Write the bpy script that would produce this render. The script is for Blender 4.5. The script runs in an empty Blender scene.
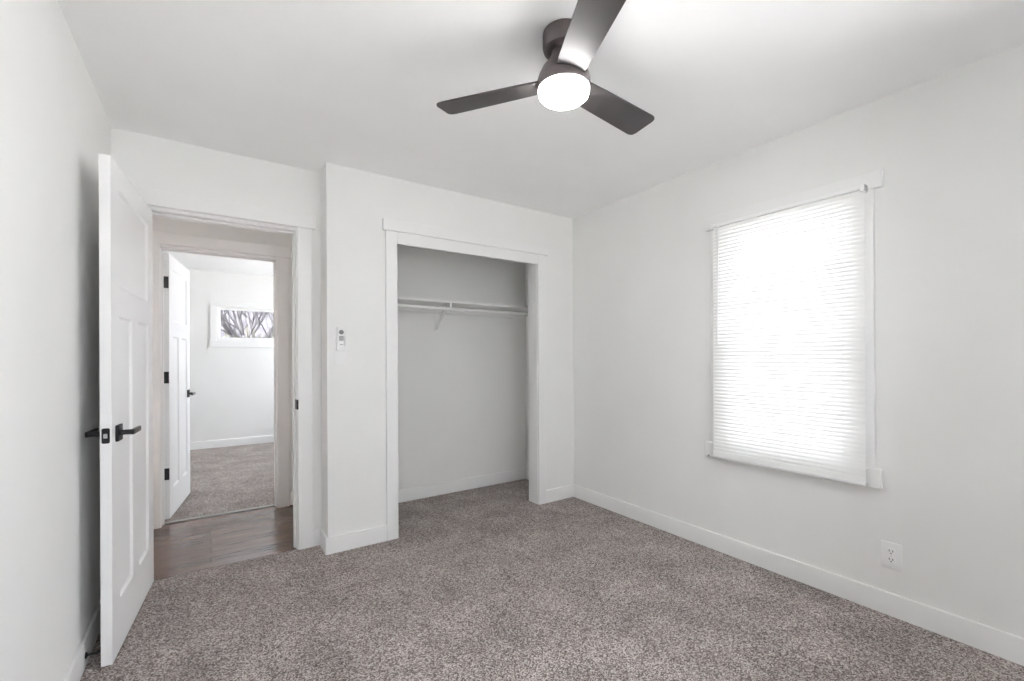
import bpy, bmesh, math, random
import numpy as np
from mathutils import Vector, Matrix

random.seed(7)
C = bpy.context.scene
COL = C.collection

# ------------------------------------------------------------------ camera
F_PX, YAW, V0, CAM_H, ROLL = 445.15, 0.595649, 358.70, 1.21098, -0.0044185
cam = bpy.data.cameras.new('camera')
cam.sensor_fit = 'HORIZONTAL'
cam.sensor_width = 36.0
cam.lens = F_PX / 1024.0 * 36.0
cam.shift_x = 0.0
cam.shift_y = (V0 - 340.5) / 1024.0
cam.clip_start = 0.02
cam.clip_end = 500
camo = bpy.data.objects.new('camera', cam)
COL.objects.link(camo)
fw = Vector((math.sin(YAW), math.cos(YAW), 0))
rt = Vector((math.cos(YAW), -math.sin(YAW), 0))
up = Vector((0, 0, 1))
R2 = rt * math.cos(ROLL) + up * math.sin(ROLL)
U2 = up * math.cos(ROLL) - rt * math.sin(ROLL)
M = Matrix((R2, U2, -fw)).transposed().to_4x4()
M.translation = Vector((0, 0, CAM_H))
camo.matrix_world = M
C.camera = camo

# ------------------------------------------------------------------ world, exposure
SKY = 6.0
SUN = 128.0
EXPOSURE = 0.95
LAMP = 44.0
w = bpy.data.worlds.new('overcast_sky')
C.world = w
w.use_nodes = True
bg = w.node_tree.nodes['Background']
bg.inputs['Color'].default_value = (0.89, 0.945, 1.0, 1)
bg.inputs['Strength'].default_value = SKY
sl = bpy.data.lights.new('sun', 'SUN')
sl.energy = SUN
sl.angle = .02
sl.color = (.985, .99, 1)
slo = bpy.data.objects.new('sun', sl)
slo.rotation_euler = (0, math.radians(-45), 0)     # added to light the ground for bounce, away from the bedroom windows
COL.objects.link(slo)
C.view_settings.view_transform = 'Standard'
C.view_settings.look = 'None'
C.view_settings.gamma = 1.0
C.view_settings.use_curve_mapping = False
C.view_settings.exposure = EXPOSURE
cy = C.cycles
cy.use_denoising = True
cy.max_bounces = 20
cy.diffuse_bounces = 14
cy.glossy_bounces = 6
cy.transmission_bounces = 12
cy.transparent_max_bounces = 16
cy.caustics_reflective = False
cy.caustics_refractive = False
cy.sample_clamp_indirect = 8.0


def portal(name, loc, rot, sx, sy):
    l = bpy.data.lights.new(name, 'AREA')
    l.shape = 'RECTANGLE'
    l.size, l.size_y = sx, sy
    l.cycles.is_portal = True
    o = bpy.data.objects.new(name, l)
    o.location = loc
    o.rotation_euler = rot
    COL.objects.link(o)


# ------------------------------------------------------------------ dimensions (metres)
XL, XR, YC, YD, XC, H = -0.4276, 2.6434, 2.9423, 3.1266, 0.6026, 2.44
YF = -0.62                      # wall behind the camera
WT = 0.12
YH = 4.12                       # hall's far wall
YFAR = 7.40                     # far room's end wall
FX0, FX1 = -1.7, 2.3            # far room side walls
HX0 = -2.6                      # hall's left end
CB = 3.66                       # closet back
# window openings
WY0, WY1, WZ0, WZ1 = 0.87, 1.545, 0.675, 2.017
RX0, RX1, RZ0, RZ1 = 0.25, 1.15, 0.95, 2.00          # unseen rear window, added for fill light
TY0, TY1, TZ0, TZ1 = -0.58, 0.23, 0.42, 2.10         # unseen right-wall window added beside the camera for light
VX0, VX1, VZ0, VZ1 = 0.069, 1.80, 1.475, 1.965      # far-room high window
SY0, SY1, SZ0, SZ1 = 5.3, 7.15, 0.80, 2.28
KY0, KY1, KZ0, KZ1 = 3.40, 3.92, 0.95, 1.75         # unseen hallway window, added for light           # far-room side window above, also added

portal('sky_portal_bedroom_window', (XR + WT + .03, (WY0 + WY1) / 2, (WZ0 + WZ1) / 2), (0, math.radians(90), 0), WZ1 - WZ0, WY1 - WY0)
portal('sky_portal_fill_rear', ((RX0 + RX1) / 2, YF - WT - .03, (RZ0 + RZ1) / 2), (math.radians(90), 0, 0), RX1 - RX0, RZ1 - RZ0)
portal('sky_portal_fill_bedroom', (XR + WT + .03, (TY0 + TY1) / 2, (TZ0 + TZ1) / 2), (0, math.radians(90), 0), TZ1 - TZ0, TY1 - TY0)
portal('sky_portal_high_window', ((VX0 + VX1) / 2, YFAR + WT + .03, (VZ0 + VZ1) / 2), (math.radians(-90), 0, 0), VX1 - VX0, VZ1 - VZ0)
portal('sky_portal_fill_far_side', (FX1 + WT + .03, (SY0 + SY1) / 2, (SZ0 + SZ1) / 2), (0, math.radians(90), 0), SZ1 - SZ0, SY1 - SY0)


# ------------------------------------------------------------------ materials
def new_mat(name):
    m = bpy.data.materials.new(name)
    m.use_nodes = True
    nt = m.node_tree
    for n in list(nt.nodes):
        if n.type != 'OUTPUT_MATERIAL' and n.type != 'BSDF_PRINCIPLED':
            nt.nodes.remove(n)
    return m, nt, nt.nodes['Principled BSDF'], nt.nodes['Material Output']


def paint(name, col, rough, bump=0.0, scale=180.0, var=0.012, dist=0.002, spec=0.5):
    m, nt, b, out = new_mat(name)
    N, L = nt.nodes, nt.links
    tc = N.new('ShaderNodeTexCoord')
    nz = N.new('ShaderNodeTexNoise')
    nz.inputs['Scale'].default_value = 3.0
    nz.inputs['Detail'].default_value = 3
    L.new(tc.outputs['Object'], nz.inputs['Vector'])
    rp = N.new('ShaderNodeValToRGB')
    rp.color_ramp.elements[0].position = .3
    rp.color_ramp.elements[1].position = .7
    rp.color_ramp.elements[0].color = tuple(c * (1 - var) for c in col) + (1,)
    rp.color_ramp.elements[1].color = tuple(min(1, c * (1 + var)) for c in col) + (1,)
    L.new(nz.outputs['Fac'], rp.inputs['Fac'])
    L.new(rp.outputs['Color'], b.inputs['Base Color'])
    b.inputs['Roughness'].default_value = rough
    b.inputs['Specular IOR Level'].default_value = spec
    if bump:
        n2 = N.new('ShaderNodeTexNoise')
        n2.inputs['Scale'].default_value = scale
        n2.inputs['Detail'].default_value = 2
        L.new(tc.outputs['Object'], n2.inputs['Vector'])
        bp = N.new('ShaderNodeBump')
        bp.inputs['Strength'].default_value = bump
        bp.inputs['Distance'].default_value = dist
        L.new(n2.outputs['Fac'], bp.inputs['Height'])
        L.new(bp.outputs['Normal'], b.inputs['Normal'])
    return m


def carpet(name, dark, mid, light):
    m, nt, b, out = new_mat(name)
    N, L = nt.nodes, nt.links
    tc = N.new('ShaderNodeTexCoord')
    # tuft flecks: one tone per tuft, roughened by a finer grain
    nw = N.new('ShaderNodeTexNoise')
    nw.inputs['Scale'].default_value = 60
    L.new(tc.outputs['Object'], nw.inputs['Vector'])
    sc_ = N.new('ShaderNodeVectorMath')
    sc_.operation = 'SCALE'
    sc_.inputs['Scale'].default_value = .012
    L.new(nw.outputs['Color'], sc_.inputs[0])
    ad = N.new('ShaderNodeVectorMath')
    ad.operation = 'ADD'
    L.new(tc.outputs['Object'], ad.inputs[0])
    L.new(sc_.outputs[0], ad.inputs[1])
    vo = N.new('ShaderNodeTexVoronoi')
    vo.inputs['Scale'].default_value = 225
    L.new(ad.outputs[0], vo.inputs['Vector'])
    sp = N.new('ShaderNodeSeparateColor')
    L.new(vo.outputs['Color'], sp.inputs[0])
    fine = N.new('ShaderNodeTexNoise')
    fine.inputs['Scale'].default_value = 300
    fine.inputs['Detail'].default_value = 2
    L.new(tc.outputs['Object'], fine.inputs['Vector'])
    v = N.new('ShaderNodeMix')
    v.inputs['Factor'].default_value = .35
    L.new(sp.outputs[0], v.inputs['A'])
    L.new(fine.outputs['Fac'], v.inputs['B'])
    rp = N.new('ShaderNodeValToRGB')
    e = rp.color_ramp.elements
    e[0].position = .21
    e[0].color = dark + (1,)
    e[1].position = .80
    e[1].color = light + (1,)
    k = rp.color_ramp.elements.new(.5)
    k.color = mid + (1,)
    L.new(v.outputs['Result'], rp.inputs['Fac'])
    # broad pile-direction mottling
    n2 = N.new('ShaderNodeTexNoise')
    n2.inputs['Scale'].default_value = 4.0
    n2.inputs['Detail'].default_value = 4
    L.new(tc.outputs['Object'], n2.inputs['Vector'])
    mr = N.new('ShaderNodeMapRange')
    mr.inputs['From Min'].default_value = .3
    mr.inputs['From Max'].default_value = .7
    mr.inputs['To Min'].default_value = .80
    mr.inputs['To Max'].default_value = 1.18
    L.new(n2.outputs['Fac'], mr.inputs['Value'])
    mx = N.new('ShaderNodeMix')
    mx.data_type = 'RGBA'
    mx.blend_type = 'MULTIPLY'
    mx.inputs['Factor'].default_value = 1
    L.new(rp.outputs['Color'], mx.inputs['A'])
    L.new(mr.outputs['Result'], mx.inputs['B'])
    L.new(mx.outputs['Result'], b.inputs['Base Color'])
    b.inputs['Roughness'].default_value = 1
    b.inputs['Specular IOR Level'].default_value = .05
    b.inputs['Sheen Weight'].default_value = .1
    n3 = N.new('ShaderNodeTexNoise')
    n3.inputs['Scale'].default_value = 190
    n3.inputs['Detail'].default_value = 3
    L.new(tc.outputs['Object'], n3.inputs['Vector'])
    bp = N.new('ShaderNodeBump')
    bp.inputs['Strength'].default_value = .9
    bp.inputs['Distance'].default_value = .006
    L.new(n3.outputs['Fac'], bp.inputs['Height'])
    L.new(bp.outputs['Normal'], b.inputs['Normal'])
    return m


def wood_floor(name):
    m, nt, b, out = new_mat(name)
    N, L = nt.nodes, nt.links
    tc = N.new('ShaderNodeTexCoord')
    br = N.new('ShaderNodeTexBrick')
    br.offset = .37
    br.inputs['Color1'].default_value = (.105, .066, .050, 1)
    br.inputs['Color2'].default_value = (.145, .096, .075, 1)
    br.inputs['Mortar'].default_value = (.05, .035, .03, 1)
    br.inputs['Scale'].default_value = 1
    br.inputs['Mortar Size'].default_value = .0012
    br.inputs['Brick Width'].default_value = .9
    br.inputs['Row Height'].default_value = .083
    L.new(tc.outputs['Object'], br.inputs['Vector'])
    mp = N.new('ShaderNodeMapping')
    mp.inputs['Scale'].default_value = (2.2, 46, 1)
    L.new(tc.outputs['Object'], mp.inputs['Vector'])
    nz = N.new('ShaderNodeTexNoise')
    nz.inputs['Scale'].default_value = 2
    nz.inputs['Detail'].default_value = 5
    L.new(mp.outputs['Vector'], nz.inputs['Vector'])
    mr = N.new('ShaderNodeMapRange')
    mr.inputs['From Min'].default_value = .25
    mr.inputs['From Max'].default_value = .75
    mr.inputs['To Min'].default_value = .68
    mr.inputs['To Max'].default_value = 1.3
    L.new(nz.outputs['Fac'], mr.inputs['Value'])
    mx = N.new('ShaderNodeMix')
    mx.data_type = 'RGBA'
    mx.blend_type = 'MULTIPLY'
    mx.inputs['Factor'].default_value = 1
    L.new(br.outputs['Color'], mx.inputs['A'])
    L.new(mr.outputs['Result'], mx.inputs['B'])
    L.new(mx.outputs['Result'], b.inputs['Base Color'])
    b.inputs['Roughness'].default_value = .17
    bp = N.new('ShaderNodeBump')
    bp.inputs['Strength'].default_value = .12
    bp.inputs['Distance'].default_value = .001
    L.new(nz.outputs['Fac'], bp.inputs['Height'])
    L.new(bp.outputs['Normal'], b.inputs['Normal'])
    return m


def metal(name, col, rough, metallic=1.0):
    m, nt, b, out = new_mat(name)
    N, L = nt.nodes, nt.links
    tc = N.new('ShaderNodeTexCoord')
    nz = N.new('ShaderNodeTexNoise')
    nz.inputs['Scale'].default_value = 60
    L.new(tc.outputs['Object'], nz.inputs['Vector'])
    mr = N.new('ShaderNodeMapRange')
    mr.inputs['To Min'].default_value = rough * .85
    mr.inputs['To Max'].default_value = rough * 1.15
    L.new(nz.outputs['Fac'], mr.inputs['Value'])
    L.new(mr.outputs['Result'], b.inputs['Roughness'])
    b.inputs['Base Color'].default_value = col + (1,)
    b.inputs['Metallic'].default_value = metallic
    return m


def glass_mat(name, tint=(1, 1, 1), refl=.06):
    m = bpy.data.materials.new(name)
    m.use_nodes = True
    nt = m.node_tree
    N, L = nt.nodes, nt.links
    for n in list(N):
        if n.type != 'OUTPUT_MATERIAL':
            N.remove(n)
    out = N['Material Output']
    t = N.new('ShaderNodeBsdfTransparent')
    t.inputs['Color'].default_value = tint + (1,)
    g = N.new('ShaderNodeBsdfGlossy')
    g.inputs['Roughness'].default_value = .02
    fr = N.new('ShaderNodeFresnel')
    fr.inputs['IOR'].default_value = 1.25
    mx = N.new('ShaderNodeMixShader')
    L.new(fr.outputs[0], mx.inputs[0])
    L.new(t.outputs[0], mx.inputs[1])
    L.new(g.outputs[0], mx.inputs[2])
    L.new(mx.outputs[0], out.inputs['Surface'])
    return m


def slat_mat(name):
    m = bpy.data.materials.new(name)
    m.use_nodes = True
    nt = m.node_tree
    N, L = nt.nodes, nt.links
    for n in list(N):
        if n.type != 'OUTPUT_MATERIAL':
            N.remove(n)
    out = N['Material Output']
    d = N.new('ShaderNodeBsdfDiffuse')
    d.inputs['Color'].default_value = (.86, .86, .85, 1)
    t = N.new('ShaderNodeBsdfTranslucent')
    t.inputs['Color'].default_value = (.86, .86, .85, 1)
    mx = N.new('ShaderNodeMixShader')
    mx.inputs[0].default_value = .045
    L.new(d.outputs[0], mx.inputs[1])
    L.new(t.outputs[0], mx.inputs[2])
    L.new(mx.outputs[0], out.inputs['Surface'])
    return m


def emit_mat(name, col, s):
    m, nt, b, out = new_mat(name)
    b.inputs['Base Color'].default_value = (.9, .9, .9, 1)
    b.inputs['Roughness'].default_value = .35
    b.inputs['Emission Color'].default_value = col + (1,)
    b.inputs['Emission Strength'].default_value = s
    return m


def mottled(name, c1, c2, scale, rough=1.0):
    m, nt, b, out = new_mat(name)
    N, L = nt.nodes, nt.links
    tc = N.new('ShaderNodeTexCoord')
    nz = N.new('ShaderNodeTexNoise')
    nz.inputs['Scale'].default_value = scale
    nz.inputs['Detail'].default_value = 6
    L.new(tc.outputs['Object'], nz.inputs['Vector'])
    rp = N.new('ShaderNodeValToRGB')
    rp.color_ramp.elements[0].position = .35
    rp.color_ramp.elements[1].position = .65
    rp.color_ramp.elements[0].color = c1 + (1,)
    rp.color_ramp.elements[1].color = c2 + (1,)
    L.new(nz.outputs['Fac'], rp.inputs['Fac'])
    L.new(rp.outputs['Color'], b.inputs['Base Color'])
    b.inputs['Roughness'].default_value = rough
    b.inputs['Specular IOR Level'].default_value = .1
    return m


M_WALL = paint('wall_paint', (.80, .80, .79), .75, .12, 140, spec=.3)
M_CEIL = paint('ceiling_paint', (.93, .93, .928), .9, .25, 90, spec=.2)
M_TRIM = paint('trim_paint', (.805, .805, .80), .42)
M_DOOR = paint('door_paint', (.84, .84, .84), .36)
M_CARPET = carpet('taupe_carpet', (.088, .069, .064), (.27, .23, .214), (.58, .53, .508))
M_WOOD = wood_floor('dark_oak_floor')
M_BLACK = metal('black_metal', (.018, .018, .02), .42, .3)
M_FAN = metal('bronze_black_metal', (.09, .076, .076), .5, .2)
M_BLADE = paint('dark_fan_blade', (.035, .031, .031), .5, .05, 60, .15)
M_STEEL = metal('brushed_steel', (.62, .62, .63), .3)
M_ALU = metal('aluminium_strip', (.45, .44, .43), .35)
M_GLASS = glass_mat('window_glass')
M_DIMGLASS = glass_mat('view_dimming_glass', (.39, .39, .40))  # tint added to dim the bright view outdoors, no real screen
M_SLAT = slat_mat('white_vinyl_slat')
M_VINYL = paint('white_vinyl', (.85, .85, .85), .35)
M_PLASTIC = paint('white_plastic', (.83, .83, .83), .3)
M_GREYBTN = paint('grey_button', (.2, .2, .21), .5)
M_PALEBTN = paint('pale_grey_button', (.38, .38, .39), .5)
M_SLOT = paint('dark_slot', (.03, .03, .03), .6)
M_WHITEMETAL = paint('white_enamel', (.80, .80, .79), .35)
M_LAMP = emit_mat('lit_opal_diffuser', (1, .985, .97), LAMP)
M_LAWN = mottled('pale_bounce_lawn', (.36, .355, .35), (.46, .452, .445), 1.5)  # pale neutral tone chosen to bounce light up to the ceilings
M_BACKDROP = mottled('sky_fill_grey', (.075, .072, .078), (.125, .12, .127), .8)  # tone of the pale sky, put on the backdrop rise
M_BARK = mottled('grey_bark', (.075, .072, .072), (.13, .125, .125), 6)
M_SHRUB = mottled('pale_dry_shrub', (.09, .09, .055), (.145, .138, .09), 8)
M_SIDING = paint('white_siding', (.7, .7, .7), .7)


# ------------------------------------------------------------------ mesh helpers
def B():
    return bmesh.new()


def bx(bm, x0, x1, y0, y1, z0, z1, bevel=0.0, seg=2):
    x0, x1 = min(x0, x1), max(x0, x1)
    y0, y1 = min(y0, y1), max(y0, y1)
    z0, z1 = min(z0, z1), max(z0, z1)
    t = bmesh.new()
    vs = [t.verts.new((x, y, z)) for x in (x0, x1) for y in (y0, y1) for z in (z0, z1)]
    for f in ((0, 1, 3, 2), (4, 6, 7, 5), (0, 4, 5, 1), (2, 3, 7, 6), (0, 2, 6, 4), (1, 5, 7, 3)):
        t.faces.new([vs[i] for i in f])
    if bevel:
        bmesh.ops.bevel(t, geom=t.edges[:], offset=bevel, segments=seg, affect='EDGES', profile=.6)
    merge(bm, t)
    return bm


def merge(bm, t, mat=None):
    if mat is not None:
        bmesh.ops.transform(t, matrix=mat, verts=t.verts[:])
    mp = {}
    for v in t.verts:
        mp[v] = bm.verts.new(v.co)
    for f in t.faces:
        try:
            nf = bm.faces.new([mp[v] for v in f.verts])
            nf.smooth = f.smooth
        except ValueError:
            pass
    t.free()


def bx_top(bm, x0, x1, y0, y1, z0, z1, bevel):
    """box with only its top edges eased"""
    t = bmesh.new()
    bx(t, x0, x1, y0, y1, z0, z1)
    es = [e for e in t.edges if all(abs(v.co.z - z1) < 1e-6 for v in e.verts)]
    bmesh.ops.bevel(t, geom=es, offset=bevel, segments=2, affect='EDGES', profile=.6)
    merge(bm, t)


def lathe(bm, prof, seg=40, c=(0, 0, 0), mat=None):
    """prof: list of (r, z); revolve about z."""
    t = bmesh.new()
    rings = []
    for r, z in prof:
        if r < 1e-6:
            rings.append([t.verts.new((0, 0, z))])
        else:
            rings.append([t.verts.new((r * math.cos(2 * math.pi * k / seg), r * math.sin(2 * math.pi * k / seg), z)) for k in range(seg)])
    for a, b in zip(rings[:-1], rings[1:]):
        for k in range(seg):
            k2 = (k + 1) % seg
            if len(a) == 1 and len(b) == 1:
                continue
            if len(a) == 1:
                t.faces.new((a[0], b[k2], b[k]))
            elif len(b) == 1:
                t.faces.new((a[k], a[k2], b[0]))
            else:
                t.faces.new((a[k], a[k2], b[k2], b[k]))
    bmesh.ops.recalc_face_normals(t, faces=t.faces[:])
    for f in t.faces:
        f.smooth = True
    m = Matrix.Translation(Vector(c))
    if mat is not None:
        m = mat
    merge(bm, t, m)
    return bm


def tube(bm, p, q, r, r2=None, seg=12):
    p, q = Vector(p), Vector(q)
    r2 = r if r2 is None else r2
    d = q - p
    L = d.length
    mat = Matrix.Translation(p) @ d.to_track_quat('Z', 'Y').to_matrix().to_4x4()
    lathe(bm, [(0, 0), (r, 0), (r2, L), (0, L)], seg, mat=mat)
    return bm


def path_tube(bm, pts, r, seg=10):
    pts = [Vector(p) for p in pts]
    for a, b in zip(pts[:-1], pts[1:]):
        tube(bm, a, b, r, seg=seg)
    for q in pts[1:-1]:
        t = bmesh.new()
        bmesh.ops.create_uvsphere(t, u_segments=seg, v_segments=6, radius=r)
        merge(bm, t, Matrix.Translation(q))
    return bm


def prism(bm, outline, z0, z1, bevel=0.0):
    """outline: list of (x, y) ccw."""
    t = bmesh.new()
    a = [t.verts.new((x, y, z0)) for x, y in outline]
    b = [t.verts.new((x, y, z1)) for x, y in outline]
    n = len(outline)
    t.faces.new(a[::-1])
    t.faces.new(b)
    for k in range(n):
        t.faces.new((a[k], a[(k + 1) % n], b[(k + 1) % n], b[k]))
    if bevel:
        es = [e for e in t.edges if abs(e.verts[0].co.z - e.verts[1].co.z) < 1e-6]
        bmesh.ops.bevel(t, geom=es, offset=bevel, segments=2, affect='EDGES')
    bmesh.ops.recalc_face_normals(t, faces=t.faces[:])
    return t


def rrect(x0, x1, y0, y1, r, n=6):
    pts = []
    for cx, cyy, a0 in ((x1 - r, y1 - r, 0), (x0 + r, y1 - r, 90), (x0 + r, y0 + r, 180), (x1 - r, y0 + r, 270)):
        for k in range(n + 1):
            a = math.radians(a0 + 90 * k / n)
            pts.append((cx + r * math.cos(a), cyy + r * math.sin(a)))
    return pts


def obj(name, bm, mat, parent=None, loc=None, rot=None, sharp=35):
    me = bpy.data.meshes.new(name)
    bm.normal_update()
    bm.to_mesh(me)
    bm.free()
    me.materials.append(mat)
    if sharp:
        for p in me.polygons:
            p.use_smooth = True
        me.set_sharp_from_angle(angle=math.radians(sharp))
    o = bpy.data.objects.new(name, me)
    COL.objects.link(o)
    if parent is not None:
        o.parent = parent
    if loc is not None:
        o.location = loc
    if rot is not None:
        o.rotation_euler = rot
    return o


def tag(o, label, cat, group=None, kind=None):
    o['label'] = label
    o['category'] = cat
    if group:
        o['group'] = group
    if kind:
        o['kind'] = kind
    return o


def thing(name, label, cat, loc=(0, 0, 0), rot=(0, 0, 0), group=None, kind=None):
    o = bpy.data.objects.new(name, None)
    o.empty_display_size = .1
    COL.objects.link(o)
    o.location = loc
    o.rotation_euler = rot
    return tag(o, label, cat, group, kind)


def struct(name, bm, mat, label, cat):
    return tag(obj(name, bm, mat, sharp=0), label, cat, kind='structure')


def S(name, label, cat):
    return thing(name, label, cat, kind='structure')


# ------------------------------------------------------------------ floors and ceilings
EXT = .14
b = B()
bx(b, XL - EXT, XR + EXT, YF - EXT, 3.13, -.1, 0)
bx(b, XC + .12, XR + EXT, 3.13, CB + .1, -.1, 0)
struct('floor', b, M_CARPET, 'taupe flecked carpet covering the bedroom and closet floor', 'floor')
b = B()
bx(b, HX0 - EXT, XC + .12, 3.13, 4.19, -.1, -.006)
struct('floor_hall', b, M_WOOD, 'dark stained wood floor of the hallway beyond the open door', 'floor')
b = B()
bx(b, FX0 - EXT, FX1 + EXT, 4.19, YFAR + EXT, -.1, 0)
struct('floor_far_room', b, M_CARPET, 'pale grey carpet in the room across the hallway', 'floor')
b = B()
bx(b, XL - EXT, XR + EXT, YF - EXT, CB + .1, H, H + .1)
struct('ceiling', b, M_CEIL, 'flat white bedroom ceiling around the fan', 'ceiling')
b = B()
bx(b, HX0 - EXT, XC + .12, CB + .1, 4.12, H, H + .1)
bx(b, HX0 - EXT, XL - EXT, 3.1, CB + .1, H, H + .1)
struct('ceiling_hall', b, M_CEIL, 'shaded white ceiling of the hallway', 'ceiling')
b = B()
bx(b, FX0 - EXT, FX1 + EXT, 4.12, YFAR + EXT, H, H + .1)
struct('ceiling_far_room', b, M_CEIL, 'bright ceiling strip of the room across the hallway', 'ceiling')

# ------------------------------------------------------------------ walls
def wall_y(bm, y0, y1, x0, x1, ox0, ox1, oz0, oz1, z0=0.0, z1=H):
    """wall slab between y0..y1 running in x, with one opening"""
    bx(bm, x0, ox0, y0, y1, z0, z1)
    bx(bm, ox1, x1, y0, y1, z0, z1)
    bx(bm, ox0, ox1, y0, y1, oz1, z1)
    if oz0 > z0:
        bx(bm, ox0, ox1, y0, y1, z0, oz0)


def wall_x(bm, x0, x1, y0, y1, oy0, oy1, oz0, oz1, z0=0.0, z1=H):
    bx(bm, x0, x1, y0, oy0, z0, z1)
    bx(bm, x0, x1, oy1, y1, z0, z1)
    bx(bm, x0, x1, oy0, oy1, oz1, z1)
    bx(bm, x0, x1, oy0, oy1, z0, oz0)


b = B()
bx(b, XL - WT, XL, YF - WT, YD, 0, H)
struct('wall_left', b, M_WALL, 'plain white wall at the left behind the open door', 'wall')
b = B()
wall_x(b, XR, XR + WT, .32, CB + .1, WY0, WY1, WZ0, WZ1)
wall_x(b, XR, XR + WT, YF - WT, .32, TY0, TY1, TZ0, TZ1)
struct('wall_right', b, M_WALL, 'plain white wall holding the window with the blind', 'wall')
b = B()
wall_y(b, YF - WT, YF, XL, XR, RX0, RX1, RZ0, RZ1)
struct('wall_front', b, M_WALL, 'white bedroom wall facing the closet', 'wall')
DX0, DX1, DZ = -.295, .455, 2.035        # clear bedroom doorway
b = B()
wall_y(b, YD, YD + WT, XL - WT, XC, DX0 - .02, DX1 + .02, 0, DZ + .02)
struct('wall_back', b, M_WALL, 'white wall around the hallway doorway', 'wall')
OX0, OX1, OZ = 1.055, 2.243, 1.985       # closet opening
b = B()
wall_y(b, YC, YC + WT, XC, XR, OX0 - .012, OX1 + .012, 0, OZ + .060)
struct('wall_closet', b, M_WALL, 'white closet front wall with the wide opening', 'wall')
b = B()
bx(b, XC, XC + .12, YC + WT, YH, 0, H)
struct('wall_closet_left', b, M_WALL, 'white side wall between closet and hallway', 'wall')
b = B()
bx(b, XC + .12, XR, CB, CB + .1, 0, H)
struct('wall_closet_back', b, M_WALL, 'white back wall inside the closet', 'wall')
b = B()
bx(b, HX0, XL - WT, YD, YD + WT, -.006, H)
wall_x(b, HX0 - WT, HX0, YD, YH, KY0, KY1, KZ0, KZ1, z0=-.006)
struct('wall_hall', b, M_WALL, 'white hallway walls beyond the bedroom', 'wall')
EX0, EX1, EZ = -.297, .450, 2.035
b = B()
wall_y(b, YH, YH + WT, FX0 - WT, FX1 + WT, EX0 - .02, EX1 + .02, 0, EZ + .02)
bx(b, HX0 - WT, FX0 - WT, YH, YH + WT, -.006, H)
struct('wall_hall_far', b, M_WALL, 'shaded white hallway wall around the second doorway', 'wall')
b = B()
wall_y(b, YFAR, YFAR + WT, FX0 - WT, FX1 + WT, VX0, VX1, VZ0, VZ1)
struct('wall_far', b, M_WALL, 'bright end wall of the far room with the small high window', 'wall')
b = B()
bx(b, FX0 - WT, FX0, YH + WT, YFAR, 0, H)
struct('wall_far_left', b, M_WALL, 'left side wall of the far room', 'wall')
b = B()
wall_x(b, FX1, FX1 + WT, YH + WT, YFAR, SY0, SY1, SZ0, SZ1)
struct('wall_far_right', b, M_WALL, 'right side wall of the far room', 'wall')

# ------------------------------------------------------------------ baseboards
BH, BT = .105, .015


def base(name, segs, label):
    bm = B()
    for (x0, x1, y0, y1) in segs:
        bx_top(bm, x0, x1, y0, y1, 0, BH, .005)
    return tag(obj(name, bm, M_TRIM), label, 'baseboard', kind='structure')


base('baseboard_left', [(XL, XL + BT, YF, YD)], 'white baseboard along the left wall behind the door')
base('baseboard_right', [(XR - BT, XR, YF, YC)], 'long white baseboard below the window and outlet')
base('baseboard_front', [(XL + BT, XR - BT, YF, YF + BT)], 'white baseboard of the wall facing the closet')
base('baseboard_closet', [(XC - BT, .972, YC - BT, YC), (2.326, XR - BT, YC - BT, YC), (XC - BT, XC, YC, YD)], 'white baseboard along the closet front wall')
base('baseboard_back', [(.545, XC - BT, YD - BT, YD)], 'short white baseboard piece beside the doorway casing')
base('baseboard_closet_back', [(XC + .12, XR, CB - BT, CB), (XC + .12, XC + .12 + BT, YC + WT, CB - BT), (XR - BT, XR, YC + WT, CB - BT)], 'white baseboard around the inside of the closet')
base('baseboard_hall', [(.54, XC, YH - BT, YH), (HX0, -.387, YH - BT, YH)], 'white baseboard along the hallway wall')
base('baseboard_far', [(FX0, FX1, YFAR - BT, YFAR), (FX0, FX0 + BT, YH + WT, YFAR - BT), (FX1 - BT, FX1, YH + WT, YFAR - BT)], 'white baseboard of the far room')


# ------------------------------------------------------------------ door and closet casings
def casing_y(name, label, yf, x0, x1, z, cw, depth, sgn=-1, floor_z=0.0, head=0, hdr=(.085, .03), lining=.02, stop=None, drop=0.0):
    """casing on the face y=yf (sgn -1: faces -y) around a clear opening x0..x1, height z; jamb lining runs depth inwards"""
    r = S(name, label, 'door trim')
    t = .018
    ya, yb = (yf - t, yf) if sgn < 0 else (yf, yf + t)
    rv = .005
    hz = z + (head or .02)
    for s, xx in ((-1, x0 - rv), (1, x1 + rv)):
        bm = B()
        bx(bm, xx, xx + s * cw, ya, yb, floor_z, hz, .0025, 1)
        obj('casing', bm, M_TRIM, r)
    if head:
        bm = B()
        bx(bm, x0 - rv, x1 + rv, ya, yb, z + rv, hz, .0025, 1)
        obj('head_casing', bm, M_TRIM, r)
    bm = B()
    yh = yf - .026 if sgn < 0 else yf + .026
    bx(bm, x0 - cw - hdr[1], x1 + cw + hdr[1], yh, yf, hz, hz + hdr[0], .003, 1)
    obj('header_board', bm, M_TRIM, r)
    for xx, s in ((x0, -1), (x1, 1)):
        bm = B()
        bx(bm, xx, xx + s * lining, yf, yf + depth, floor_z, z + drop + lining)
        if stop:
            bx(bm, xx, xx - s * .011, yf + stop[0], yf + stop[1], floor_z, z, .001, 1)
        obj('jamb', bm, M_TRIM, r)
    bm = B()
    bx(bm, x0, x1, yf, yf + depth, z + drop, z + drop + lining)
    if stop:
        bx(bm, x0, x1, yf + stop[0], yf + stop[1], z - .011, z, .001, 1)
    obj('head_jamb', bm, M_TRIM, r)
    return r


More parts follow.
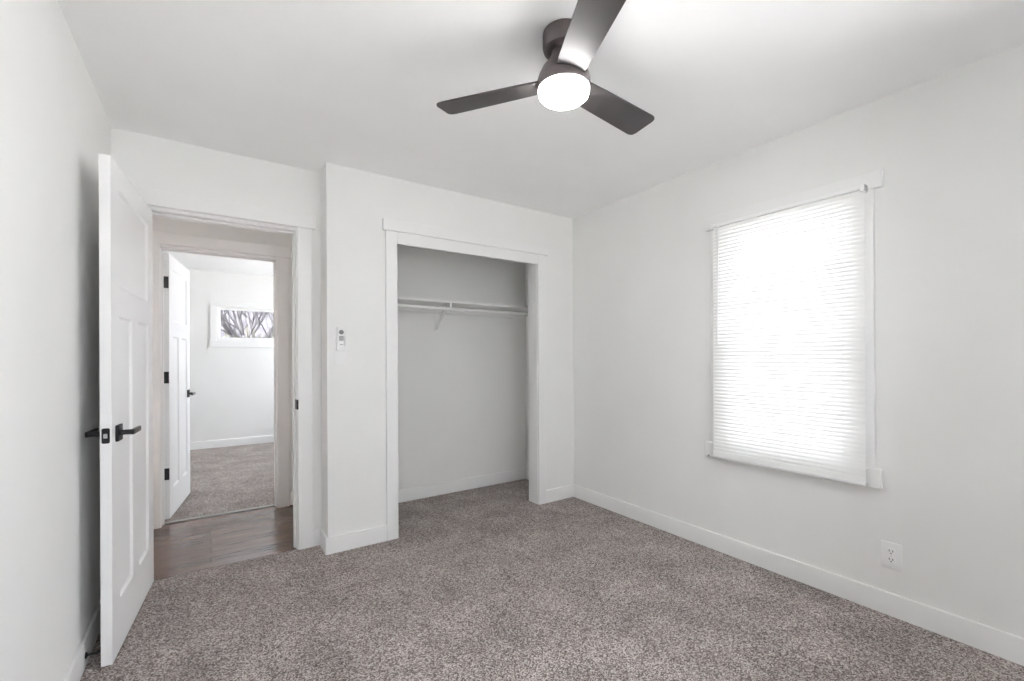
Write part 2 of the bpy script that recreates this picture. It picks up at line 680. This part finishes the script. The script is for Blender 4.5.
t1 = casing_y('trim_1', 'white casing with a thicker header board around the bedroom doorway', YD, DX0, DX1, DZ, .087, WT, hdr=(.088, .028), floor_z=-.006, stop=(.045, .08))
bm = B()
bx(bm, DX1 - .002, DX1, YD - .0195, YD + .04, .894, .956, .0005, 1)
bx(bm, DX1 - .002, DX1 + .0085, YD - .0205, YD - .018, .894, .956, .0005, 1)
o = obj('strike_plate', bm, M_BLACK, t1)
o['label'] = 'black metal strike plate'
casing_y('trim_2', 'white casing with a thicker header board around the closet opening', YC, OX0, OX1, OZ, .079, WT, head=.088, hdr=(.076, .024), lining=.012, drop=.048)
t3 = casing_y('trim_3', 'shaded white casing around the second doorway across the hallway', YH, EX0, EX1, EZ, .087, WT, hdr=(.088, .028), floor_z=-.006, stop=(.045, .08))
# casing on the bedroom side of the far room and hall side of the bedroom (same style)
bm = B()
bx(bm, EX0 - .02, EX1 + .02, 4.175, 4.205, -.006, .004, .002, 1)
tag(obj('trim_4', bm, M_ALU), 'thin metal strip where hallway wood meets far carpet', 'threshold strip', kind='structure')


# ------------------------------------------------------------------ doors
def panel_leaf(Wd, z0, z1, T, panels):
    """three-panel leaf: local x 0..Wd, y -T..0, recessed panels on both faces"""
    bm = B()
    xs = sorted({0, Wd, *[p[0] for p in panels], *[p[1] for p in panels]})
    zs = sorted({z0, z1, *[p[2] for p in panels], *[p[3] for p in panels]})

    def inside(xm, zm):
        for i, p in enumerate(panels):
            if p[0] < xm < p[1] and p[2] < zm < p[3]:
                return True
        return False
    sl, dp = .011, .009
    for y, flip in ((0.0, False), (-T, True)):
        dy = -dp if not flip else dp

        def quad(pts):
            vs = [bm.verts.new(p) for p in pts]
            bm.faces.new(vs if flip else vs[::-1])
        for xa, xb in zip(xs[:-1], xs[1:]):
            for za, zb in zip(zs[:-1], zs[1:]):
                if not inside((xa + xb) / 2, (za + zb) / 2):
                    quad([(xa, y, za), (xb, y, za), (xb, y, zb), (xa, y, zb)])
        for (xa, xb, za, zb) in panels:
            o = [(xa, y, za), (xb, y, za), (xb, y, zb), (xa, y, zb)]
            i = [(xa + sl, y + dy, za + sl), (xb - sl, y + dy, za + sl), (xb - sl, y + dy, zb - sl), (xa + sl, y + dy, zb - sl)]
            for k in range(4):
                k2 = (k + 1) % 4
                quad([o[k], o[k2], i[k2], i[k]])
            quad(i)
    for pts in ([(0, 0, z0), (0, 0, z1), (0, -T, z1), (0, -T, z0)], [(Wd, 0, z0), (Wd, -T, z0), (Wd, -T, z1), (Wd, 0, z1)],
                [(0, 0, z1), (Wd, 0, z1), (Wd, -T, z1), (0, -T, z1)], [(0, 0, z0), (0, -T, z0), (Wd, -T, z0), (Wd, 0, z0)]):
        bm.faces.new([bm.verts.new(p) for p in pts])
    bmesh.ops.remove_doubles(bm, verts=bm.verts[:], dist=1e-5)
    bmesh.ops.recalc_face_normals(bm, faces=bm.faces[:])
    return bm


def lever(face_y, sgn, s, z, out=0.0):
    """square rosette, round neck, flat lever pointing to the hinge; sgn = outward direction in local y"""
    ro = B()
    bx(ro, s - .033, s + .033, face_y, face_y + sgn * .010, z - .033, z + .033, .0015, 1)
    nk = B()
    tube(nk, (s, face_y + sgn * .010, z), (s, face_y + sgn * (.047 + out), z), .0105, seg=16)
    lv = B()
    bx(lv, s + .012, s - .115, face_y + sgn * (.043 + out), face_y + sgn * (.055 + out), z - .0105, z + .0105, .002, 2)
    return ro, nk, lv


def door(name, label, loc, angle, Wd, T, top, face, knob_labels, hinge_face):
    r = thing(name, label, 'door', loc, (0, 0, angle), kind='structure')
    pan = [(.113, Wd - .113, 1.515, 1.922), (.113, Wd / 2 - .058, .222, 1.396), (Wd / 2 + .058, Wd - .113, .222, 1.396)]
    lf = panel_leaf(Wd, .010, top, T, pan)
    if face > 0:            # leaf lies on +y of the origin line
        for v in lf.verts:
            v.co.y += T
    obj('door_leaf', lf, M_DOOR, r, sharp=0)
    ya, yb = (-T, 0.0) if face < 0 else (0.0, T)
    s, z = Wd - .084, .914
    for fy, sg, lab in ((ya, -1, knob_labels[0]), (yb, 1, knob_labels[1])):
        ro, nk, lv = lever(fy, sg, s, z, .008 if sg * face > 0 and fy != 0 else 0.0)
        h = obj('lever_handle', lv, M_BLACK, r)
        h['label'] = lab
        obj('rosette', ro, M_BLACK, h)
        obj('neck', nk, M_BLACK, h)
    bm = B()
    ym = (ya + yb) / 2
    merge(bm, prism(B(), rrect(-.0125, .0125, -.030, .030, .006), 0, .0016), Matrix.Translation((Wd, ym, z)) @ Matrix.Rotation(math.radians(90), 4, 'Y') @ Matrix.Rotation(math.radians(90), 4, 'Z'))
    lp = obj('latch_plate', bm, M_BLACK, r)
    lp['label'] = 'black latch plate on the door edge'
    bm = B()
    bx(bm, Wd + .001, Wd + .009, ym - .006, ym + .006, z - .0085, z + .0085, .0015, 1)
    obj('latch_bolt', bm, M_STEEL, lp)
    hy = ya if hinge_face < 0 else yb
    for hz in (.35, 1.08, 1.80):
        bm = B()
        bx(bm, -.0025, 0.0005, min(ya, yb) + .002, max(ya, yb) - .002, hz - .044, hz + .044)
        sg = -1 if hinge_face < 0 else 1
        tube(bm, (-.006, hy + sg * .004, hz - .046), (-.006, hy + sg * .004, hz + .046), .006, seg=10)
        hg = obj('hinge', bm, M_BLACK, r)
        hg['label'] = 'black hinge'
    return r


Aa, Bb = Vector((-.324, 2.345)), Vector((-.259, 3.106))
ang1 = math.atan2(Aa.y - Bb.y, Aa.x - Bb.x)
door('door_1', 'open white three-panel bedroom door with black lever beside the left wall', (Bb.x, Bb.y, 0), ang1, .764, .035, 2.022, -1,
     ('black lever on the wall side', 'black lever facing the room'), -1)
P0, P1 = Vector((-.257, 4.245)), Vector((-.153, 4.99))
ang2 = math.atan2(P1.y - P0.y, P1.x - P0.x)
door('door_2', 'white three-panel door ajar into the far room, black hinges showing', (P0.x, P0.y, 0), ang2, .745, .035, 2.022, 1,
     ('black lever of the far door', 'black lever on the hidden face'), 1)

# ------------------------------------------------------------------ windows
def sash(parent, axis, plane, u0, u1, z0, z1, st, th, name='sash', glass=None):
    bm = B()
    for (a, c, d, e) in ((u0, u0 + st, z0, z1), (u1 - st, u1, z0, z1), (u0 + st, u1 - st, z0, z0 + st), (u0 + st, u1 - st, z1 - st, z1)):
        if axis == 'x':
            bx(bm, plane, plane + th, a, c, d, e, .002, 1)
        else:
            bx(bm, a, c, plane, plane + th, d, e, .002, 1)
    o = obj(name, bm, M_VINYL, parent)
    bm = B()
    p = plane + th / 2
    if axis == 'x':
        bx(bm, p - .002, p + .002, u0 + st - .004, u1 - st + .004, z0 + st - .004, z1 - st + .004)
    else:
        bx(bm, u0 + st - .004, u1 - st + .004, p - .002, p + .002, z0 + st - .004, z1 - st + .004)
    obj('pane', bm, glass or M_GLASS, o)
    return o


def window_frame(parent, axis, p0, p1, u0, u1, z0, z1, t=.022):
    bm = B()
    for (a, c, d, e) in ((u0, u0 + t, z0, z1), (u1 - t, u1, z0, z1), (u0 + t, u1 - t, z0, z0 + t), (u0 + t, u1 - t, z1 - t, z1)):
        if axis == 'x':
            bx(bm, p0, p1, a, c, d, e)
        else:
            bx(bm, a, c, p0, p1, d, e)
    return obj('window_frame', bm, M_TRIM, parent)


w1 = S('window_1', 'white double-hung window in the right wall behind the blind', 'window')
window_frame(w1, 'x', XR, XR + WT, WY0, WY1, WZ0, WZ1)
sash(w1, 'x', XR + .045, WY0 + .022, WY1 - .022, WZ0 + .022, 1.29, .042, .03, 'lower_sash')
sash(w1, 'x', XR + .078, WY0 + .022, WY1 - .022, 1.25, WZ1 - .022, .042, .03, 'upper_sash')
for ya, yb in ((.79, .87), (1.545, 1.625)):
    bm = B()
    bx(bm, XR - .018, XR, ya, yb, .675, 2.017, .003, 1)
    obj('casing', bm, M_TRIM, w1)
bm = B()
bx(bm, XR - .022, XR, .754, 1.661, 2.017, 2.101, .003, 1)
obj('header_board', bm, M_TRIM, w1)
bm = B()
bx(bm, XR - .024, XR, .762, 1.663, .585, .677, .003, 1)
obj('apron_board', bm, M_TRIM, w1)
bm = B()
tube(bm, (XR - .03, 1.640, .592), (XR - .021, 1.640, .592), .006, seg=12)
o = obj('screw', bm, M_GREYBTN, w1)
o['label'] = 'small dark screw head'

# mini blind hung in front of the casing
bl = thing('window_blind', 'white horizontal mini blind lowered and lit by daylight over the bedroom window', 'blind', (XR - .050, 1.2025, 2.033))
BW = .3925
bm = B()
bx(bm, -.014, .014, -BW, BW, -.017, 0, .002, 1)
obj('headrail', bm, M_VINYL, bl)
for s in (-1, 1):
    bm = B()
    bx(bm, -.017, .026, s * BW, s * (BW - .02), -.029, .003, .002, 1)
    obj('bracket', bm, M_VINYL, bl)
bm = B()
bx(bm, -.012, .012, -BW + .002, BW - .002, -1.437, -1.424, .003, 2)
obj('bottom_rail', bm, M_VINYL, bl)
bm = B()
pitch, sw = .0215, .0255
z = -.028
levels = []
while z > -1.385:
    levels.append((z, 66))
    z -= pitch
z += pitch - .006
while z > -1.420:
    z -= .009
    levels.append((z, 42))
for (zz, tilt) in levels:
    a = math.radians(tilt)
    prev = None
    for k in range(5):
        q = (k / 4 - .5)
        lx = q * sw
        crown = .0022 * (1 - (2 * q) ** 2)
        # inner edge (local -x, room side) low, outer edge high
        px_ = lx * math.cos(a) - crown * math.sin(a)
        pz_ = lx * math.sin(a) + crown * math.cos(a)
        va = bm.verts.new((px_, -BW + .004, zz + pz_))
        vb = bm.verts.new((px_, BW - .004, zz + pz_))
        if prev:
            bm.faces.new((prev[0], prev[1], vb, va))
        prev = (va, vb)
obj('slats', bm, M_SLAT, bl, sharp=60)
for yy in (-.30, 0, .30):
    bm = B()
    for xx in (-.0125, .0125):
        tube(bm, (xx, yy, -.026), (xx, yy, -1.43), .0007, seg=6)
    obj('ladder_cord', bm, M_VINYL, bl)
bm = B()
tube(bm, (-.020, .345, -.02), (-.022, .350, -.74), .0042, seg=8)
tube(bm, (-.014, .345, -.012), (-.020, .345, -.02), .002, seg=8)
obj('tilt_wand', bm, M_VINYL, bl)

w2 = S('window_2', 'small high window in the far room with bare trees outside', 'window')
window_frame(w2, 'y', YFAR - .012, YFAR + WT, VX0, VX1, VZ0, VZ1, .02)
sash(w2, 'y', YFAR + .03, VX0 + .02, (VX0 + VX1) / 2, VZ0 + .02, VZ1 - .02, .032, .03, glass=M_DIMGLASS)
sash(w2, 'y', YFAR + .06, (VX0 + VX1) / 2 - .03, VX1 - .02, VZ0 + .02, VZ1 - .02, .032, .03, glass=M_DIMGLASS)
for xa, xb in ((VX0 - .07, VX0), (VX1, VX1 + .07)):
    bm = B()
    bx(bm, xa, xb, YFAR - .016, YFAR, VZ0, VZ1, .002, 1)
    obj('casing', bm, M_TRIM, w2)
bm = B()
bx(bm, VX0 - .08, VX1 + .08, YFAR - .018, YFAR, VZ1, VZ1 + .05, .002, 1)
obj('header_board', bm, M_TRIM, w2)
bm = B()
bx(bm, VX0 - .08, VX1 + .08, YFAR - .022, YFAR, VZ0 - .085, VZ0, .002, 1)
obj('apron_board', bm, M_TRIM, w2)

w3 = S('fill_window_rear', 'unseen sliding window added behind the camera for fill light', 'window')  # out of view, put in to fill the room with daylight
window_frame(w3, 'y', YF - WT, YF, RX0, RX1, RZ0, RZ1)
RM = (RX0 + RX1) / 2
sash(w3, 'y', YF - .06, RX0 + .022, RM + .03, RZ0 + .022, RZ1 - .022, .042, .03)
sash(w3, 'y', YF - .10, RM - .03, RX1 - .022, RZ0 + .022, RZ1 - .022, .042, .03)
w5 = S('fill_window_camera', 'unseen double-hung window added beside the camera to light the room', 'window')  # out of view, put in as a strong daylight source
window_frame(w5, 'x', XR, XR + WT, TY0, TY1, TZ0, TZ1)
sash(w5, 'x', XR + .045, TY0 + .022, TY1 - .022, TZ0 + .022, 1.38, .042, .03, 'lower_sash')
sash(w5, 'x', XR + .078, TY0 + .022, TY1 - .022, 1.34, TZ1 - .022, .042, .03, 'upper_sash')
w4 = S('fill_window_far', 'unseen window added in the far room side wall to brighten it', 'window')  # out of view, put in to brighten the far room
window_frame(w4, 'x', FX1, FX1 + WT, SY0, SY1, SZ0, SZ1)
sash(w4, 'x', FX1 + .045, SY0 + .022, SY1 - .022, SZ0 + .022, SZ1 - .022, .042, .03)

w6 = S('fill_window_hall', 'unseen small window added at the hallway end to light the hall', 'window')  # out of view, put in so sun reaches the hall floor
window_frame(w6, 'x', HX0 - WT, HX0, KY0, KY1, KZ0, KZ1)
sash(w6, 'x', HX0 - .08, KY0 + .022, KY1 - .022, KZ0 + .022, KZ1 - .022, .035, .03)

# ------------------------------------------------------------------ ceiling fan
FANX, FANY = 1.112, 1.283
fan = thing('ceiling_fan', 'dark three-blade flush ceiling fan with a lit round lamp', 'ceiling fan', (FANX, FANY, H))
bm = B()
lathe(bm, [(0, 0), (.078, 0), (.079, -.004), (.079, -.052), (.075, -.064), (.062, -.071), (0, -.071)], 48)
obj('canopy', bm, M_FAN, fan)
bm = B()
lathe(bm, [(0, -.069), (.045, -.069), (.048, -.085), (.060, -.108), (.082, -.135), (.094, -.160), (.1005, -.180), (.1005, -.208), (.0975, -.212), (0, -.212)], 56)
obj('motor_housing', bm, M_FAN, fan)
bm = B()
lathe(bm, [(0, -.206), (.0955, -.206), (.0955, -.222), (.0925, -.234), (.083, -.243), (.060, -.249), (.03, -.2515), (0, -.252)], 56)
o = obj('lamp_diffuser', bm, M_LAMP, fan)
o['label'] = 'glowing white round lamp diffuser'
for k, a in enumerate((5.5, 125.5, 245.5)):
    t = prism(B(), [(.085, -.053), (.20, -.058), (.490, -.068), (.506, -.0655), (.516, -.058), (.521, -.044), (.521, .044), (.516, .058), (.506, .0655), (.490, .068), (.20, .058), (.085, .053)], -.004, .004, .0015)
    # round the tip corners a little more by construction, pitch about the blade's own axis
    m_ = Matrix.Rotation(math.radians(a), 4, 'Z') @ Matrix.Translation((0, 0, -.182)) @ Matrix.Rotation(math.radians(-11), 4, 'X')
    bm = B()
    merge(bm, t, m_)
    obj('blade', bm, M_BLADE, fan)

# ------------------------------------------------------------------ closet shelf, rod, bracket
sh = thing('closet_shelf', 'white shelf board spanning the upper closet', 'shelf', (XC + .12, CB, 1.68))
bm = B()
bx(bm, .001, XR - XC - .121, -.305, -.001, 0, .018, .002, 1)
obj('shelf_board', bm, M_TRIM, sh)
bm = B()
bx(bm, .015, XR - XC - .135, -.018, -.0005, -.062, 0, .002, 1)
obj('wall_cleat', bm, M_TRIM, sh)
for xa in (.0, XR - XC - .12 - .015):
    bm = B()
    bx(bm, xa + .0005, xa + .0145, -.30, -.0005, -.030, 0, .002, 1)
    obj('end_cleat', bm, M_TRIM, sh)
ROD = (3.375, 1.628)
rod = thing('closet_rod', 'white hanging rod running under the front of the closet shelf', 'closet rod', (XC + .12, ROD[0], ROD[1]))
bm = B()
tube(bm, (.006, 0, 0), (XR - XC - .126, 0, 0), .0125, seg=20)
obj('rod', bm, M_WHITEMETAL, rod)
for xa, xb in ((.015, .024), (XR - XC - .144, XR - XC - .135)):
    bm = B()
    tube(bm, (xa, 0, 0), (xb, 0, 0), .027, seg=20)
    obj('end_socket', bm, M_WHITEMETAL, rod)
br = thing('shelf_bracket', 'white metal shelf and rod bracket on the closet back wall', 'bracket', (1.665, CB, 1.68))
bm = B()
bx(bm, -.017, .017, -.0245, -.0185, -.062, -.001, .001, 1)
bx(bm, -.017, .017, -.007, -.001, -.225, -.062, .001, 1)
obj('wall_plate', bm, M_WHITEMETAL, br)
bm = B()
bx(bm, -.012, .012, -.295, -.02, -.005, -.001, .001, 1)
obj('shelf_arm', bm, M_WHITEMETAL, br)
bm = B()
pts = [(-.003, -.205), (-.030, -.195), (-.09, -.135), (-.20, -.035), (-.235, -.005)]
for (ya, za), (yb, zb) in zip(pts[:-1], pts[1:]):
    d = Vector((0, yb - ya, zb - za))
    n = Vector((0, -d.z, d.y)).normalized() * .006
    vs = []
    for xx in (-.013, .013):
        for (yy, zz) in ((ya, za), (yb, zb)):
            for sg in (-1, 1):
                vs.append(bm.verts.new((xx, yy + sg * n.y, zz + sg * n.z)))
    bmesh.ops.convex_hull(bm, input=vs)
obj('diagonal_brace', bm, M_WHITEMETAL, br)
bm = B()
ry = ROD[0] - CB
bx(bm, -.010, .010, ry - .016, ry - .011, -.052 + .0145, -.003, .001, 1)
hp = []
for k in range(9):
    a = math.radians(90 + 22.5 * k)
    hp.append((0, ry + .0175 * math.cos(a), -.052 + .0175 * math.sin(a)))
path_tube(bm, hp, .003, 8)
obj('rod_hook', bm, M_WHITEMETAL, br)

# ------------------------------------------------------------------ switch, remote, outlet
sw_ = thing('light_switch', 'white rocker light switch plate on the closet front wall', 'light switch', (.682, YC, 1.236))
bm = B()
bx(bm, -.036, .036, -.006, 0, -.060, .060, .002, 2)
obj('cover_plate', bm, M_PLASTIC, sw_)
bm = B()
bx(bm, -.0165, .0165, -.0085, -.0055, -.034, .034, .001, 1)
obj('rocker', bm, M_PLASTIC, sw_)
for zz in (-.048, .048):
    bm = B()
    tube(bm, (0, -.0055, zz), (0, -.0072, zz), .0032, seg=10)
    obj('screw', bm, M_PLASTIC, sw_)

hd = thing('remote_holder', 'white wall cradle holding the fan remote above the switch', 'remote holder', (.682, YC, 1.30))
bm = B()
bx(bm, -.0255, .0255, -.008, 0, -.010, .112, .002, 1)
obj('back_plate', bm, M_PLASTIC, hd)
bm = B()
bx(bm, -.0265, -.0225, -.028, 0, -.030, .055, .0015, 1)
bx(bm, .0225, .0265, -.028, 0, -.030, .055, .0015, 1)
bx(bm, -.0265, .0265, -.028, -.0085, -.034, -.028, .0015, 1)
bx(bm, -.0265, .0265, -.031, -.027, -.034, -.004, .0015, 1)
obj('cradle', bm, M_PLASTIC, hd)
rm = thing('remote_control', 'slim white fan remote with grey buttons in its wall cradle', 'remote control', (.682, YC - .0175, 1.345))
bm = B()
bx(bm, -.021, .021, -.0085, .0085, -.070, .072, .005, 3)
obj('body', bm, M_PLASTIC, rm)
bm = B()
tube(bm, (0, -.0082, .037), (0, -.0102, .037), .0145, seg=24)
o = obj('button', bm, M_GREYBTN, rm)
o['label'] = 'round dark grey dial button'
bm = B()
bx(bm, -.0135, .0135, -.0100, -.0082, -.017, .015, .002, 1)
o = obj('button', bm, M_PALEBTN, rm)
o['label'] = 'square grey button pad'
bm = B()
bx(bm, -.009, .010, -.0098, -.0082, -.043, -.038, .001, 1)
obj('button', bm, M_PALEBTN, rm)

ol = thing('wall_outlet', 'white duplex outlet low on the wall below the window', 'outlet', (XR, .732, .280))
bm = B()
bx(bm, -.006, 0, -.0385, .0385, -.061, .061, .002, 2)
obj('cover_plate', bm, M_PLASTIC, ol)
for zc in (.0195, -.0195):
    bm = B()
    t = prism(B(), rrect(-.0165, .0165, -.0145, .0145, .008), 0, .003)
    merge(bm, t, Matrix.Translation((-.0055, 0, zc)) @ Matrix.Rotation(math.radians(-90), 4, 'Y') @ Matrix.Rotation(math.radians(90), 4, 'Z'))
    rc = obj('receptacle', bm, M_PLASTIC, ol)
    bm = B()
    bx(bm, -.0092, -.008, .0050, .0078, zc - .001, zc + .009)
    bx(bm, -.0092, -.008, -.0078, -.0050, zc - .001, zc + .008)
    tube(bm, (-.008, 0, zc - .0075), (-.0092, 0, zc - .0075), .0028, seg=10)
    o = obj('slot', bm, M_SLOT, rc)
    o['label'] = 'dark plug slots'
bm = B()
tube(bm, (-.0055, 0, 0), (-.0075, 0, 0), .003, seg=10)
obj('screw', bm, M_STEEL, ol)

# door stop on the left baseboard
ds = thing('door_stop', 'thin black door stop between the left baseboard and the door', 'door stop', (XL + BT, 2.405, .045))
bm = B()
lathe(bm, [(0, 0), (.012, 0), (.012, .003), (.006, .006), (0, .006)], 16, mat=Matrix.Rotation(math.radians(90), 4, 'Y'))
obj('base', bm, M_BLACK, ds)
bm = B()
tube(bm, (.004, 0, 0), (.044, .002, 0), .0040, seg=12)
obj('rod', bm, M_BLACK, ds)
bm = B()
tube(bm, (.043, .002, 0), (.052, .0025, 0), .006, seg=12)
obj('rubber_tip', bm, M_BLACK, ds)

# ------------------------------------------------------------------ outdoors
GZ = -.45
b = B()
bx(b, -60, 70, -60, 90, GZ - .2, GZ)
struct('ground', b, M_LAWN, 'winter lawn outside the windows', 'lawn')
# rise added far behind the trees, standing in for pale sky
nx, ny = 40, 14
verts, faces = [], []
for j in range(ny + 1):
    for i in range(nx + 1):
        x = -45 + 100 * i / nx
        y = 30 + 45 * j / ny
        hgt = 11.0 * (1 - math.exp(-((j / ny) * 3.2))) * (1 + .10 * math.sin(x * .22 + 1) + .05 * math.sin(x * .9))
        verts.append((x, y, GZ - .05 + hgt + (random.random() - .5) * .5 * (j > 0)))
for j in range(ny):
    for i in range(nx):
        a = j * (nx + 1) + i
        faces.append((a, a + 1, a + nx + 2, a + nx + 1))
me = bpy.data.meshes.new('sky_fill_rise')
me.from_pydata(verts, [], faces)
me.materials.append(M_BACKDROP)
for p in me.polygons:
    p.use_smooth = True
hl = bpy.data.objects.new('sky_fill_rise', me)
COL.objects.link(hl)
tag(hl, 'grey rise standing in for pale sky beyond the far window', 'sky_fill_rise', kind='structure')


def limb(bm, p, d, L, r, depth):
    n = 3
    q = p
    dd = d.copy()
    for k in range(n):
        dd = (dd + Vector((random.uniform(-.16, .16), random.uniform(-.16, .16), random.uniform(-.03, .10)))).normalized()
        e = q + dd * (L / n)
        ra, rb = r * (1 - .3 * k / n), r * (1 - .3 * (k + 1) / n)
        tube(bm, q, e, ra, rb, seg=6 if depth > 2 else 4)
        if depth > 0 and k > 0:
            for _ in range(2 if depth > 1 else 2):
                s = Vector((random.uniform(-1, 1), random.uniform(-1, 1), random.uniform(.15, .9))).normalized()
                limb(bm, e, (dd * .55 + s * .75).normalized(), L * random.uniform(.5, .72), rb * .5, depth - 1)
        q = e
    if depth > 0:
        limb(bm, q, dd, L * .7, rb * .8, depth - 1)


def tree(x, y, ht, r, lean, label):
    t = thing('bare_tree', label, 'tree', (x, y, GZ), group='bare trees outside the far window')
    tk = B()
    top = Vector((lean * ht * .35, .1, ht * .33))
    tube(tk, (0, 0, -.05), top * .5, r, r * .85, seg=10)
    tube(tk, top * .5, top, r * .85, r * .72, seg=10)
    obj('trunk', tk, M_BARK, t)
    bb = B()
    for k in range(4):
        a = k * 1.57 + random.uniform(-.4, .4)
        limb(bb, top - Vector((0, 0, .25 * k)), Vector((math.cos(a) * .75, math.sin(a) * .75, 1)).normalized(), ht * .30, r * .5, 3)
    obj('branches', bb, M_BARK, t)


tree(.62, 12.6, 5.2, .10, .10, 'slender bare tree closest outside the small far window')
tree(1.75, 20.5, 6.4, .16, -.12, 'thick leaning bare tree farther out beyond the small far window')
tree(1.5, 31.0, 7.4, .16, .08, 'distant bare tree before the grey sky backdrop outside the far window')


def shrub(x, y, s, label):
    bm = B()
    for k in range(90):
        a = random.uniform(0, 6.283)
        rr = random.uniform(0, .4) * s
        p = Vector((rr * math.cos(a), rr * math.sin(a), 0))
        d = Vector((math.cos(a) * random.uniform(0, .7), math.sin(a) * random.uniform(0, .7), 1)).normalized()
        L = s * random.uniform(.6, 1.25)
        q = p + d * L * .5
        e = q + (d + Vector((random.uniform(-.3, .3), random.uniform(-.3, .3), 0))).normalized() * L * .5
        tube(bm, p, q, .018 * s, .012 * s, seg=4)
        tube(bm, q, e, .030 * s, .004 * s, seg=4)
    o = obj('dry_shrub', bm, M_SHRUB, sharp=0)
    o.location = (x, y, GZ)
    tag(o, label, 'shrub', group='pale shrubs behind the far window')


for x, y, s, lb in ((.45, 16.4, 2.15, 'pale dry shrub between the two nearer bare trees outside the far window'),
                    (1.7, 25.6, 2.9, 'tall pale dry shrub behind the leaning bare tree outside the far window')):
    shrub(x, y, s, lb)
